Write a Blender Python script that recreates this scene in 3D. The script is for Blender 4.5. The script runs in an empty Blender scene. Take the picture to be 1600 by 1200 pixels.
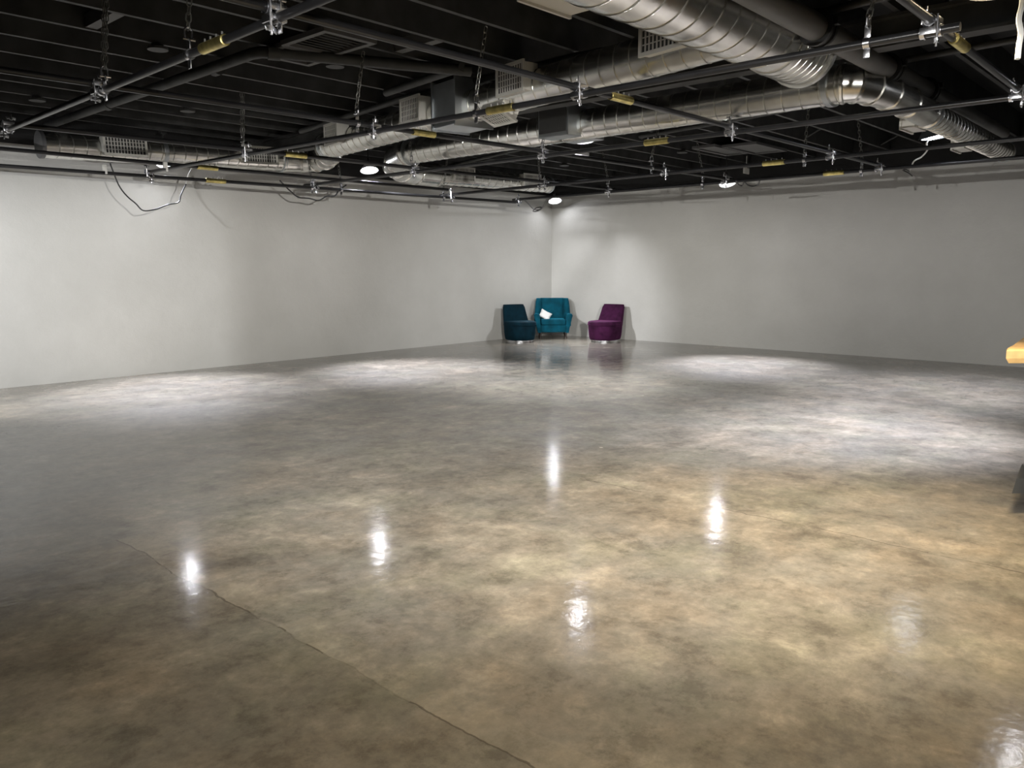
import bpy, bmesh, math, random
from mathutils import Vector, Matrix
random.seed(7)
sc = bpy.context.scene
col = sc.collection
V = Vector
PI = math.pi

# ------------------------------------------------------------------ camera
CAM = V((-14.387, -11.887, 1.55))
F_PX = 1256.5
YAW, PITCH, ROLL = math.radians(42.374), math.radians(-8.286), math.radians(-0.146)
fw = V((math.cos(YAW)*math.cos(PITCH), math.sin(YAW)*math.cos(PITCH), math.sin(PITCH)))
r0 = V((math.sin(YAW), -math.cos(YAW), 0)); u0 = r0.cross(fw)
rt = r0*math.cos(ROLL) + u0*math.sin(ROLL)
up = -r0*math.sin(ROLL) + u0*math.cos(ROLL)
cd = bpy.data.cameras.new('camera'); cam = bpy.data.objects.new('camera', cd); col.objects.link(cam)
cd.sensor_width = 36; cd.lens = F_PX/1600*36; cd.clip_end = 100; cd.clip_start = .05
cam.matrix_world = Matrix(((rt.x, up.x, -fw.x, CAM.x), (rt.y, up.y, -fw.y, CAM.y), (rt.z, up.z, -fw.z, CAM.z), (0, 0, 0, 1)))
sc.camera = cam

def ray(px, py): return fw + rt*((px-800)/F_PX) - up*((py-600)/F_PX)
def at(px, py, z):          # measured point of the photograph at a known height
    d = ray(px, py); return CAM + d*((z-CAM.z)/d.z)
def aty(px, py, y):
    d = ray(px, py); return CAM + d*((y-CAM.y)/d.y)
def atx(px, py, x):
    d = ray(px, py); return CAM + d*((x-CAM.x)/d.x)

# ------------------------------------------------------------------ materials
def mat(name, color, rough=.5, metal=0., coat=0., sheen=0., noise=None, bump=None, emit=None, strength=0., aniso=0.):
    m = bpy.data.materials.new(name); m.use_nodes = True
    nt = m.node_tree; b = nt.nodes['Principled BSDF']
    b.inputs['Base Color'].default_value = (*color, 1); b.inputs['Roughness'].default_value = rough
    b.inputs['Metallic'].default_value = metal
    b.inputs['Coat Weight'].default_value = coat
    if sheen:
        b.inputs['Specular IOR Level'].default_value = .12
        b.inputs['Sheen Weight'].default_value = sheen; b.inputs['Sheen Roughness'].default_value = .35
        b.inputs['Sheen Tint'].default_value = (*[min(1, c*7+.02) for c in color], 1)
    tc = nt.nodes.new('ShaderNodeTexCoord')
    if noise:
        sca, amt, det = noise
        n = nt.nodes.new('ShaderNodeTexNoise'); n.inputs['Scale'].default_value = sca; n.inputs['Detail'].default_value = det
        nt.links.new(tc.outputs['Object'], n.inputs['Vector'])
        rp = nt.nodes.new('ShaderNodeValToRGB')
        rp.color_ramp.elements[0].position = .3; rp.color_ramp.elements[1].position = .7
        rp.color_ramp.elements[0].color = (*[c*(1-amt) for c in color], 1)
        rp.color_ramp.elements[1].color = (*[min(1, c*(1+amt)) for c in color], 1)
        nt.links.new(n.outputs['Fac'], rp.inputs['Fac']); nt.links.new(rp.outputs['Color'], b.inputs['Base Color'])
    if bump:
        sca, st, dist = bump
        n = nt.nodes.new('ShaderNodeTexNoise'); n.inputs['Scale'].default_value = sca; n.inputs['Detail'].default_value = 5
        nt.links.new(tc.outputs['Object'], n.inputs['Vector'])
        bp = nt.nodes.new('ShaderNodeBump'); bp.inputs['Strength'].default_value = st; bp.inputs['Distance'].default_value = dist
        nt.links.new(n.outputs['Fac'], bp.inputs['Height']); nt.links.new(bp.outputs['Normal'], b.inputs['Normal'])
    if emit:
        b.inputs['Emission Color'].default_value = (*emit, 1); b.inputs['Emission Strength'].default_value = strength
    return m

M = {}
M['black'] = mat('black_paint', (.012, .012, .012), .75, noise=(3, .35, 4))
M['joist'] = mat('black_painted_timber', (.045, .046, .045), .6, noise=(4, .4, 5))
M['pipe'] = mat('black_pipe', (.012, .012, .013), .3, noise=(5, .3, 3))
M['duct'] = mat('galvanised_spiral_duct', (.74, .735, .70), .26, 1., noise=(6, .16, 6), bump=(5, .12, .01))
M['sheet'] = mat('galvanised_sheet', (.52, .55, .57), .42, 1., noise=(3, .15, 5))
M['register'] = mat('off_white_register', (.55, .54, .50), .5)
M['slot'] = mat('dark_slots', (.03, .03, .03), .7)
M['grey_pipe'] = mat('charcoal_painted_pipe', (.11, .11, .11), .5, noise=(3, .2, 4))
M['band'] = mat('black_coupling', (.012, .012, .012), .4)
M['zinc'] = mat('yellow_zinc', (.80, .66, .26), .35, 1., noise=(14, .3, 4))
M['chrome'] = mat('bright_zinc', (.75, .76, .80), .22, 1.)
M['chain'] = mat('dull_steel_chain', (.20, .20, .19), .45, .8)
M['dish'] = mat('spun_aluminium', (.86, .86, .87), .42, .55)
M['bulb'] = mat('cool_bulb', (1, 1, 1), .4, emit=(.93, .94, 1.), strength=170)
M['bulb_warm'] = mat('warm_bulb', (1, 1, 1), .4, emit=(1., .8, .52), strength=30)
M['tube'] = mat('cool_tube', (1, 1, 1), .4, emit=(.9, .92, 1.), strength=22)
M['lens'] = mat('dim_glow', (1, 1, 1), .4, emit=(.92, .93, 1.), strength=2.5)
M['socket'] = mat('black_socket', (.02, .02, .02), .5)
M['cable'] = mat('black_cable', (.015, .015, .015), .5)
M['white_cable'] = mat('white_cable', (.8, .8, .76), .5)
M['teal_dark'] = mat('dark_teal_velvet', (.0008, .012, .020), .9, sheen=.25, noise=(7, .35, 4))
M['teal'] = mat('teal_velvet', (.0015, .053, .083), .9, sheen=.35, noise=(7, .35, 4))
M['purple'] = mat('purple_velvet', (.036, .0065, .029), .9, sheen=.35, noise=(7, .4, 4))
M['leg'] = mat('dark_walnut', (.02, .011, .007), .4, noise=(20, .3, 4))
M['pillow'] = mat('white_cotton', (.82, .82, .80), .9, bump=(14, .4, .02))
M['wood'] = mat('honey_pine', (.50, .32, .13), .45, noise=(9, .25, 5))
M['base_grey'] = mat('grey_painted_steel', (.11, .11, .105), .6)
M['panel'] = mat('dark_grille', (.05, .05, .05), .6)
M['lead'] = mat('grey_ceiling_panel', (.12, .12, .12), .6)

def wall_mat(name, split):
    m = bpy.data.materials.new(name); m.use_nodes = True; nt = m.node_tree; b = nt.nodes['Principled BSDF']
    b.inputs['Roughness'].default_value = .8
    g = nt.nodes.new('ShaderNodeNewGeometry')
    n = nt.nodes.new('ShaderNodeTexNoise'); n.inputs['Scale'].default_value = .9; n.inputs['Detail'].default_value = 8; n.inputs['Roughness'].default_value = .62
    nt.links.new(g.outputs['Position'], n.inputs['Vector'])
    rp = nt.nodes.new('ShaderNodeValToRGB')
    rp.color_ramp.elements[0].position = .3; rp.color_ramp.elements[0].color = (.455, .45, .425, 1)
    rp.color_ramp.elements[1].position = .72; rp.color_ramp.elements[1].color = (.52, .515, .49, 1)
    nt.links.new(n.outputs['Fac'], rp.inputs['Fac'])
    # paint line: everything above it is black like the ceiling
    sx = nt.nodes.new('ShaderNodeSeparateXYZ'); nt.links.new(g.outputs['Position'], sx.inputs[0])
    gt = nt.nodes.new('ShaderNodeMath'); gt.operation = 'GREATER_THAN'; gt.inputs[1].default_value = split
    nt.links.new(sx.outputs['Z'], gt.inputs[0])
    mx = nt.nodes.new('ShaderNodeMix'); mx.data_type = 'RGBA'
    nt.links.new(gt.outputs[0], mx.inputs['Factor']); nt.links.new(rp.outputs['Color'], mx.inputs['A'])
    mx.inputs['B'].default_value = (.012, .012, .012, 1)
    nt.links.new(mx.outputs['Result'], b.inputs['Base Color'])
    n2 = nt.nodes.new('ShaderNodeTexNoise'); n2.inputs['Scale'].default_value = 4.5; n2.inputs['Detail'].default_value = 8; n2.inputs['Roughness'].default_value = .65
    nt.links.new(g.outputs['Position'], n2.inputs['Vector'])
    bp = nt.nodes.new('ShaderNodeBump'); bp.inputs['Strength'].default_value = .35; bp.inputs['Distance'].default_value = .03
    nt.links.new(n2.outputs['Fac'], bp.inputs['Height']); nt.links.new(bp.outputs['Normal'], b.inputs['Normal'])
    return m
M['wall'] = wall_mat('grey_plaster', 3.13)

def floor_mat():
    m = bpy.data.materials.new('polished_concrete'); m.use_nodes = True; nt = m.node_tree; b = nt.nodes['Principled BSDF']
    N = nt.nodes.new; L = nt.links.new
    g = N('ShaderNodeNewGeometry')
    def noise(scale, det, rough=.55, dist=0., sx=1., sy=1., off=0.):
        mp = N('ShaderNodeMapping'); mp.inputs['Scale'].default_value = (sx, sy, 1); mp.inputs['Location'].default_value = (off, off*.7, 0)
        L(g.outputs['Position'], mp.inputs['Vector'])
        n = N('ShaderNodeTexNoise'); n.inputs['Scale'].default_value = scale; n.inputs['Detail'].default_value = det
        n.inputs['Roughness'].default_value = rough; n.inputs['Distortion'].default_value = dist
        L(mp.outputs[0], n.inputs['Vector']); return n.outputs['Fac']
    def ramp(fac, stops):
        r = N('ShaderNodeValToRGB'); e = r.color_ramp.elements
        while len(e) < len(stops): e.new(.5)
        for k, (p, c) in enumerate(stops):
            e[k].position = p; e[k].color = (*c, 1)
        L(fac, r.inputs['Fac']); return r.outputs['Color']
    def mix(f, a, c, mode='MIX'):
        x = N('ShaderNodeMix'); x.data_type = 'RGBA'; x.blend_type = mode
        for s, v in (('Factor', f), ('A', a), ('B', c)):
            if isinstance(v, (int, float)): x.inputs[s].default_value = v
            elif isinstance(v, tuple): x.inputs[s].default_value = (*v, 1)
            else: L(v, x.inputs[s])
        return x.outputs['Result']
    def mth(op, a, c=None, d=None):
        x = N('ShaderNodeMath'); x.operation = op
        for k, v in enumerate((a, c, d)):
            if v is None: continue
            if isinstance(v, (int, float)): x.inputs[k].default_value = v
            else: L(v, x.inputs[k])
        return x.outputs[0]
    big = noise(.75, 9, .68, .2)
    med = noise(2.4, 10, .74, .25, off=4.)
    fine = noise(16, 6, .7)
    grey = noise(.8, 8, .66, .15, off=9.)
    c1 = ramp(big, [(.34, (.085, .066, .042)), (.46, (.19, .155, .105)), (.54, (.23, .19, .13)), (.64, (.40, .335, .235))])
    c2 = ramp(med, [(.34, (.085, .07, .05)), (.47, (.20, .166, .115)), (.55, (.26, .215, .15)), (.66, (.42, .345, .235))])
    c = mix(.55, c1, c2)
    c = mix(mth('MULTIPLY', ramp(grey, [(.45, (0, 0, 0)), (.62, (1, 1, 1))]), .55), c, (.195, .185, .16))
    c = mix(.5, c, ramp(fine, [(.35, (.72, .72, .72)), (.65, (1.18, 1.18, 1.18))]), 'MULTIPLY')
    spl = noise(3.3, 14, .78, .1, off=13.)
    c = mix(.75, c, ramp(spl, [(.40, (.60, .58, .55)), (.47, (.93, .93, .93)), (.53, (1.02, 1.02, 1.02)), (.60, (1.30, 1.29, 1.27))]), 'MULTIPLY')
    tint = noise(1.25, 10, .7, .1, off=17.)
    c = mix(1., c, ramp(tint, [(.38, (.98, 1.03, .95)), (.5, (1., 1., 1.)), (.62, (1.05, .985, .91))]), 'MULTIPLY')
    hs = N('ShaderNodeHueSaturation'); hs.inputs['Saturation'].default_value = .68; L(c, hs.inputs['Color']); c = hs.outputs['Color']
    # a long sawn joint with a pale strip along one side, and a wandering crack
    sp = N('ShaderNodeSeparateXYZ'); L(g.outputs['Position'], sp.inputs[0])
    wob = mth('MULTIPLY', mth('SUBTRACT', noise(1.3, 5), .5), .16)
    wob2 = mth('MULTIPLY', mth('SUBTRACT', noise(5, 5, off=2.), .5), .05)
    dx = mth('ADD', mth('ADD', sp.outputs['X'], 12.63), mth('ADD', wob, wob2))
    fade = mth('LESS_THAN', sp.outputs['Y'], -7.2)
    brk = mth('GREATER_THAN', noise(2.2, 3, off=6.), .46)
    line = mth('MULTIPLY', mth('MULTIPLY', mth('LESS_THAN', mth('ABSOLUTE', dx), .0045), fade), mth('MULTIPLY_ADD', brk, .7, .3))
    strip = mth('MULTIPLY', mth('MULTIPLY', mth('GREATER_THAN', dx, 0), mth('LESS_THAN', dx, .16)), mth('MULTIPLY', fade, mth('MULTIPLY', brk, .22)))
    c = mix(mth('MULTIPLY', mth('MULTIPLY', mth('LESS_THAN', dx, 0), fade), .7), c, mix(1., c, (.74, .74, .73), 'MULTIPLY'))
    c = mix(strip, c, (.30, .265, .20))
    c = mix(mth('MULTIPLY', line, .6), c, (.045, .036, .025))
    dy = mth('ADD', mth('ADD', sp.outputs['X'], 9.76), mth('ADD', mth('MULTIPLY', wob, 1.6), wob2))
    line2 = mth('MULTIPLY', mth('LESS_THAN', mth('ABSOLUTE', dy), .005), mth('MULTIPLY', mth('LESS_THAN', sp.outputs['Y'], -7.6), brk))
    c = mix(mth('MULTIPLY', line2, .6), c, (.05, .04, .03))
    # small pale chips in the surface
    vo = N('ShaderNodeTexVoronoi'); vo.inputs['Scale'].default_value = 1.5; L(g.outputs['Position'], vo.inputs['Vector'])
    sep = N('ShaderNodeSeparateColor'); L(vo.outputs['Color'], sep.inputs[0])
    chip = mth('MULTIPLY', mth('LESS_THAN', vo.outputs['Distance'], .026), mth('GREATER_THAN', sep.outputs[0], .62))
    c = mix(mth('MULTIPLY', chip, .8), c, (.52, .47, .38))
    L(c, b.inputs['Base Color'])
    b.inputs['Roughness'].default_value = .65
    b.inputs['Specular IOR Level'].default_value = .2
    rr = mth('MULTIPLY_ADD', noise(1.1, 6, .6, .5, off=11.), .16, .045)
    L(rr, b.inputs['Coat Roughness']); b.inputs['Coat Weight'].default_value = .9; b.inputs['Coat IOR'].default_value = 1.45
    bp = N('ShaderNodeBump'); bp.inputs['Strength'].default_value = .22; bp.inputs['Distance'].default_value = .012
    L(mth('MULTIPLY_ADD', noise(14, 4, .6, off=3.), .22, noise(3.2, 6, .55)), bp.inputs['Height'])
    L(bp.outputs['Normal'], b.inputs['Coat Normal'])
    L(bp.outputs['Normal'], b.inputs['Normal'])
    return m
M['floor'] = floor_mat()

# ------------------------------------------------------------------ mesh helpers
def new(): return bmesh.new()
def basis(d):
    d = V(d).normalized(); a = V((0, 0, 1)) if abs(d.z) < .9 else V((1, 0, 0))
    x = d.cross(a).normalized(); return x, x.cross(d).normalized(), d
def rotm(ax): return Matrix((ax[0], ax[1], ax[2])).transposed()
def box(bm, c, s, ax=None, bev=0.):
    c = V(c); ax = [V(a) for a in ax] if ax else [V((1, 0, 0)), V((0, 1, 0)), V((0, 0, 1))]
    vs = []
    for i in (-1, 1):
        for j in (-1, 1):
            for k in (-1, 1):
                vs.append(bm.verts.new(c + ax[0]*(i*s[0]/2) + ax[1]*(j*s[1]/2) + ax[2]*(k*s[2]/2)))
    fs = [(0, 1, 3, 2), (4, 6, 7, 5), (0, 4, 5, 1), (2, 3, 7, 6), (0, 2, 6, 4), (1, 5, 7, 3)]
    ff = [bm.faces.new([vs[q] for q in f]) for f in fs]
    if bev:
        ed = list({e for f in ff for e in f.edges})
        bmesh.ops.bevel(bm, geom=ed, offset=bev, segments=2, affect='EDGES', profile=.6)
def loft(bm, rings, cap=True, closed=False):
    R = [[bm.verts.new(p) for p in r] for r in rings]
    n = len(R[0]); out = []
    for a, b in zip(R, R[1:]+([R[0]] if closed else [])):
        for k in range(n): bm.faces.new((a[k], a[(k+1) % n], b[(k+1) % n], b[k]))
    if cap and not closed:
        bm.faces.new(R[0][::-1]); bm.faces.new(R[-1])
def circ(c, x, y, r, n, ry=None): return [V(c) + x*(math.cos(2*PI*k/n)*r) + y*(math.sin(2*PI*k/n)*(ry or r)) for k in range(n)]
def cyl(bm, a, b, r, n=12, r2=None):
    x, y, d = basis(V(b)-V(a)); loft(bm, [circ(a, x, y, r, n), circ(b, x, y, r2 if r2 is not None else r, n)])
def frames(pts, closed=False):
    pts = [V(p) for p in pts]; T = []
    n = len(pts)
    for i in range(n):
        if closed: t = (pts[(i+1) % n]-pts[i]).normalized() + (pts[i]-pts[i-1]).normalized()
        else:
            t = V((0, 0, 0))
            if i < n-1: t += (pts[i+1]-pts[i]).normalized()
            if i > 0: t += (pts[i]-pts[i-1]).normalized()
        T.append(t.normalized())
    x, y, _ = basis(T[0]); out = []
    for t in T:
        x = (x - t*x.dot(t)).normalized(); y = t.cross(x).normalized(); out.append((x, y, t))
    return pts, out
def tube(bm, pts, r, n=8, closed=False):
    pts, fr = frames(pts, closed)
    rr = r if isinstance(r, (list, tuple)) else [r]*len(pts)
    loft(bm, [circ(p, f[0], f[1], q, n) for p, f, q in zip(pts, fr, rr)], closed=closed)
def lathe(bm, prof, o=(0, 0, 0), axis=(0, 0, 1), n=24, cap=False):
    x, y, d = basis(axis); o = V(o)
    loft(bm, [circ(o + d*z, x, y, max(r, 1e-4), n) for r, z in prof], cap=cap)
def torus(bm, c, ax, R, r, n=18, m=8):
    x, y, d = basis(ax); tube(bm, circ(c, x, y, R, n), r, m, closed=True)
def spline(pts, k=8):
    pts = [V(p) for p in pts]; P = [pts[0]*2-pts[1]] + pts + [pts[-1]*2-pts[-2]]; out = []
    for i in range(1, len(P)-2):
        a, b, c, d = P[i-1:i+3]
        for j in range(k):
            t = j/k; out.append(.5*((2*b)+(c-a)*t+(2*a-5*b+4*c-d)*t*t+(3*b-a-3*c+d)*t**3))
    out.append(pts[-1]); return out

def obj(name, bm, m, parent=None, smooth=True, ang=35, local=False, at_=None):
    """links bm as one mesh object; world-space vertices are moved into the root's space unless local"""
    root = parent
    while root is not None and root.parent is not None: root = root.parent
    off = V((0, 0, 0))
    if not local:
        if root is not None: off = V(root['_o'])
        elif at_ is not None: off = V(at_)
    if off.length: bmesh.ops.translate(bm, verts=bm.verts, vec=-off)
    bmesh.ops.recalc_face_normals(bm, faces=bm.faces)
    me = bpy.data.meshes.new(name); bm.to_mesh(me); bm.free()
    if smooth:
        me.polygons.foreach_set('use_smooth', [True]*len(me.polygons))
        me.set_sharp_from_angle(angle=math.radians(ang))
    me.materials.append(m if not isinstance(m, str) else M[m])
    o = bpy.data.objects.new(name, me); col.objects.link(o)
    if parent is not None: o.parent = parent
    else:
        o.location = off; o['_o'] = tuple(off)
    return o
def tag(o, label, cat, group=None):
    o['label'] = label; o['category'] = cat
    if group: o['group'] = group
    return o
def thing(name, label, cat, loc, rz=0, group=None):
    o = bpy.data.objects.new(name, None); col.objects.link(o); o.empty_display_size = .1
    o.location = loc; o.rotation_euler = (0, 0, rz); o['_o'] = tuple(loc)
    return tag(o, label, cat, group)
def struct(name, bm, m, **k):
    o = obj(name, bm, m, **k); o['kind'] = 'structure'; return o

# ------------------------------------------------------------------ the room
XN, YN, ZC = -19., -16., 3.80
b = new(); box(b, ((XN)/2, YN/2, -.05), (-XN, -YN, .1)); struct('floor', b, 'floor', smooth=False)
b = new(); box(b, ((XN)/2, YN/2, ZC+.05), (-XN, -YN, .1)); struct('ceiling', b, 'black', smooth=False)
b = new(); box(b, (XN/2, .1, ZC/2), (-XN+.4, .2, ZC+.2)); struct('wall_left', b, 'wall', smooth=False)
b = new(); box(b, (.1, YN/2, ZC/2), (.2, -YN, ZC+.2)); struct('wall_right', b, 'wall', smooth=False)
b = new(); box(b, (XN-.1, YN/2, ZC/2), (.2, -YN, ZC+.2)); struct('wall_rear', b, 'wall', smooth=False)
b = new(); box(b, (XN/2, YN-.1, ZC/2), (-XN+.4, .2, ZC+.2)); struct('wall_near', b, 'wall', smooth=False)

# timber joists run parallel to the left wall, each its own board
ZJ = 3.45
jy = [-.42 - .62*k for k in range(19)]
for y in jy:
    b = new(); box(b, (XN/2, y, (ZJ+ZC)/2), (-XN, .045, ZC-ZJ))
    o = obj('ceiling_joist', b, 'joist', smooth=False, at_=(XN/2, y, ZJ))
    tag(o, 'black painted ceiling joist in the row running parallel to the left wall', 'joist', 'black ceiling joists')
# steel beam and short blocking boards between joists
b = new(); box(b, (-7.62, YN/2, 3.43), (.16, -YN, .025)); box(b, (-7.62, YN/2, 3.22), (.16, -YN, .025)); box(b, (-7.62, YN/2, 3.32), (.02, -YN, .2))
tag(obj('steel_beam', b, 'joist', smooth=False, at_=(-7.62, YN/2, 3.22)), 'black steel beam crossing under the joists between the two long silver ducts', 'beam')
blk = [(at(165, 35, ZJ), 'black blocking board between joists at the top left, beside the hanging chain'),
       (at(700, 62, ZJ), None), (at(655, 75, ZJ), 'black blocking board between joists above the square duct box')]
for p, lab in blk:
    if not lab: continue
    k = min(range(len(jy)-1), key=lambda q: abs((jy[q]+jy[q+1])/2-p.y)); yc = (jy[k]+jy[k+1])/2
    b = new(); box(b, (p.x, yc, ZJ+.06), (.09, .57, .1))
    tag(obj('blocking_board', b, 'lead', smooth=False, at_=(p.x, yc, ZJ)), lab, 'board')
# diagonal bridging between joists
for n, (px, py, wh) in enumerate([(745, 246, 'left of the silver duct corner'), (1290, 205, 'right of the hanging chain at mid right'), (1000, 210, 'behind the hanging duct box'), (1420, 215, 'left of the shop light')]):
    p = at(px, py, 3.55); k = min(range(len(jy)-1), key=lambda q: abs((jy[q]+jy[q+1])/2-p.y))
    b = new(); y0, y1 = jy[k]-.03, jy[k+1]+.03
    cyl(b, (p.x, y0, ZJ+.03), (p.x, y1, ZC-.05), .012, 6); cyl(b, (p.x+.03, y0, ZC-.05), (p.x+.03, y1, ZJ+.03), .012, 6)
    tag(obj('joist_bridging', b, 'joist', at_=(p.x, (y0+y1)/2, ZJ)), 'crossed black bridging rods between ceiling joists ' + wh, 'brace', 'joist bridging')

# ------------------------------------------------------------------ black service pipes under the joists
def svc(name, pts, r, m, label, cat='pipe', ring=None):
    b = new(); tube(b, pts, r, 14)
    o = tag(obj(name, b, m, at_=pts[0]), label, cat)
    if ring:
        for p, d in ring:
            b = new(); x, y, d = basis(d); loft(b, [circ(V(p)-d*.05, x, y, r*1.28, 14), circ(V(p)+d*.05, x, y, r*1.28, 14)])
            obj('coupling', b, m, o)
    return o
zs = 3.385
p0, p1, p2 = V((-10.45, -.12, zs)), at(405, 80, zs), at(735, 111, zs)
dx = (p1-p0).normalized(); d2 = (p2-p1).normalized()
svc('sprinkler_pipe', [p0, p1-dx*.12, p1-dx*.03+d2*.03, p1+d2*.12, p2], .05, 'joist', 'black sprinkler pipe with an elbow at the upper left, under the joists', ring=[(at(338, 107, zs), dx), (at(170, 163, zs), dx), (p1+d2*.12, d2)])
svc('conduit_pipe', [at(603, 145, 3.4), at(722, 105, 3.4)], .04, 'joist', 'short black pipe slanting up left of the square duct box')
svc('conduit_pipe', [at(470, 205, 3.4), at(640, 151, 3.4), at(900, 88, 3.4), at(1065, 58, 3.4)], .035, 'joist', 'long thin black pipe running along the top of the second silver duct')
svc('conduit_pipe', [at(1270, 22, 3.4), at(1420, -14, 3.4)], .03, 'joist', 'thin black pipe at the top right behind the plate hung on a chain')
svc('conduit_pipe', [at(1395, 97, 3.4), at(1520, 74, 3.4), at(1640, 52, 3.4)], .03, 'joist', 'black pipe at right crossing above the charcoal pipe')
svc('conduit_pipe', [at(1000, 213, 3.4), at(1130, 190, 3.4), at(1330, 152, 3.4)], .03, 'joist', 'black pipe below the far silver duct, right of the hanging box')
svc('conduit_pipe', [at(690, 262, 3.4), at(790, 238, 3.4), at(860, 222, 3.4)], .03, 'joist', 'thin black pipe beneath the silver duct, left of the hanging box')

# dark return-air grilles and grey panels set into the joists
def ceil_panel(name, c4, label, slats=0):
    c = sum(c4, V((0, 0, 0)))/4
    e1 = (c4[1]-c4[0]+c4[2]-c4[3])*.5; e2 = (c4[3]-c4[0]+c4[2]-c4[1])*.5
    # squared up to the room's axes
    sx = max(abs(e1.x), abs(e2.x)); sy = max(abs(e1.y), abs(e2.y))
    b = new(); z = ZJ-.02
    for s in (-1, 1):
        box(b, (c.x+s*sx/2, c.y, z), (.05, sy+.05, .04)); box(b, (c.x, c.y+s*sy/2, z), (sx-.05, .05, .04))
    t = tag(obj(name, b, 'lead', smooth=False, at_=(c.x, c.y, z)), label, 'vent')
    b = new()
    if slats:
        for k in range(slats):
            yy = c.y-sy/2+sy*(k+.5)/slats
            box(b, (c.x, yy, z+.005), (sx-.05, sy/slats*.62, .006), [V((1, 0, 0)), V((0, .94, .34)), V((0, -.34, .94))])
        obj('grille', b, 'lead', t, smooth=False)
    else:
        box(b, (c.x, c.y, z+.008), (sx-.05, sy-.05, .01)); obj('panel', b, 'lead', t, smooth=False)
ceil_panel('return_grille', [at(500, 48, 3.43), at(588, 62, 3.43), at(525, 83, 3.43), at(440, 69, 3.43)], 'dark slatted return air grille among the joists at upper left', 9)
ceil_panel('ceiling_panel', [at(440, 72, 3.43), at(525, 86, 3.43), at(485, 98, 3.43), at(400, 84, 3.43)], 'plain dark grey ceiling panel beside the slatted return grille')
ceil_panel('ceiling_panel', [at(1093, 230, 3.43), at(1128, 226, 3.43), at(1155, 240, 3.43), at(1125, 242, 3.43)], 'grey ceiling panel above the far lamp on the right wall, left of its pair')
ceil_panel('ceiling_panel', [at(1140, 228, 3.43), at(1190, 222, 3.43), at(1218, 236, 3.43), at(1170, 240, 3.43)], 'grey ceiling panel at mid right, right of its pair')
# little dark sensors and boxes on the joists
for px, py, lab in [(228, 82, 'small round black sensor box on a joist above the left pipe'), (65, 152, 'small round black sensor box on a joist above the round duct end'),
                    (503, 107, 'small round black sensor box right of the grey ceiling panel'), (310, 167, 'small round black sensor box on a joist above the left duct'),
                    (1085, 235, 'small round black sensor box left of the grey ceiling panel pair'), (895, 256, 'small round black sensor box on a joist above the corner')]:
    p = at(px, py, ZJ-.03); y = min(jy, key=lambda q: abs(q-p.y)); p.y = y
    b = new(); lathe(b, [(.0, .0), (.085, .0), (.085, .02), (.05, .03), (.05, .05), (0, .05)], (p.x, p.y, ZJ-.05))
    tag(obj('sensor_box', b, 'panel', at_=(p.x, p.y, ZJ)), lab, 'sensor', 'black ceiling sensors')

# ------------------------------------------------------------------ ducts
def duct_run(bm, pts, r, pitch=.15, n=28, lean=.22, ridge=.004):
    """spiral duct: plain tube with raised, slightly leaning seams"""
    pts, fr = frames(pts); rings = []
    for i in range(len(pts)-1):
        a, c = pts[i], pts[i+1]; L = (c-a).length; x, y, _ = basis(V((c-a))); d = (c-a).normalized()
        x = (fr[i][0]-d*fr[i][0].dot(d)).normalized(); y = d.cross(x)
        m = max(1, int(round(L/pitch)))
        for k in range(m):
            s0 = L*k/m
            for ds, dr in ((.0, 0.), (.45, 0), (.90, 0.), (.915, ridge), (.93, -ridge), (.95, -ridge), (.965, ridge), (.98, 0.)):
                s = s0+L/m*ds
                w = min(s, L-s, pitch)*lean
                rings.append([a + d*(s+w*math.cos(2*PI*q/n)) + x*(math.cos(2*PI*q/n)*(r+dr)) + y*(math.sin(2*PI*q/n)*(r+dr)) for q in range(n)])
    rings.append(circ(pts[-1], fr[-1][0], fr[-1][1], r, n))
    loft(bm, rings)
def elbow(bm, pts, r, n=28, bead=.012):
    """segmented elbow: mitred gores with a raised bead at each joint"""
    pts, fr = frames(pts); rings = []
    rs = r if isinstance(r, list) else [r]*len(pts)
    for i, p in enumerate(pts):
        x, y, t = fr[i]; r = rs[min(i, len(rs)-1)]
        if i == 0: seq = ((0, 0), )
        elif i == len(pts)-1: seq = ((0, 0), )
        else: seq = ((-.018, 0), (-.010, bead), (.010, bead), (.018, 0))
        for ds, dr in seq: rings.append([p + t*ds + x*(math.cos(2*PI*q/n)*(r+dr)) + y*(math.sin(2*PI*q/n)*(r+dr)) for q in range(n)])
    loft(bm, rings)
def bez(a, b, c, k=5):
    a, b, c = V(a), V(b), V(c); return [a*(1-t)**2 + b*(2*t*(1-t)) + c*t*t for t in [i/k for i in range(k+1)]]
def collar(parent, p, d, r, w=.05, h=.012):
    b = new(); x, y, d = basis(d); p = V(p)
    loft(b, [circ(p-d*w/2, x, y, r, 28), circ(p-d*w/2, x, y, r+h, 28), circ(p+d*w/2, x, y, r+h, 28), circ(p+d*w/2, x, y, r, 28)])
    obj('joint_band', b, 'sheet', parent)
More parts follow.
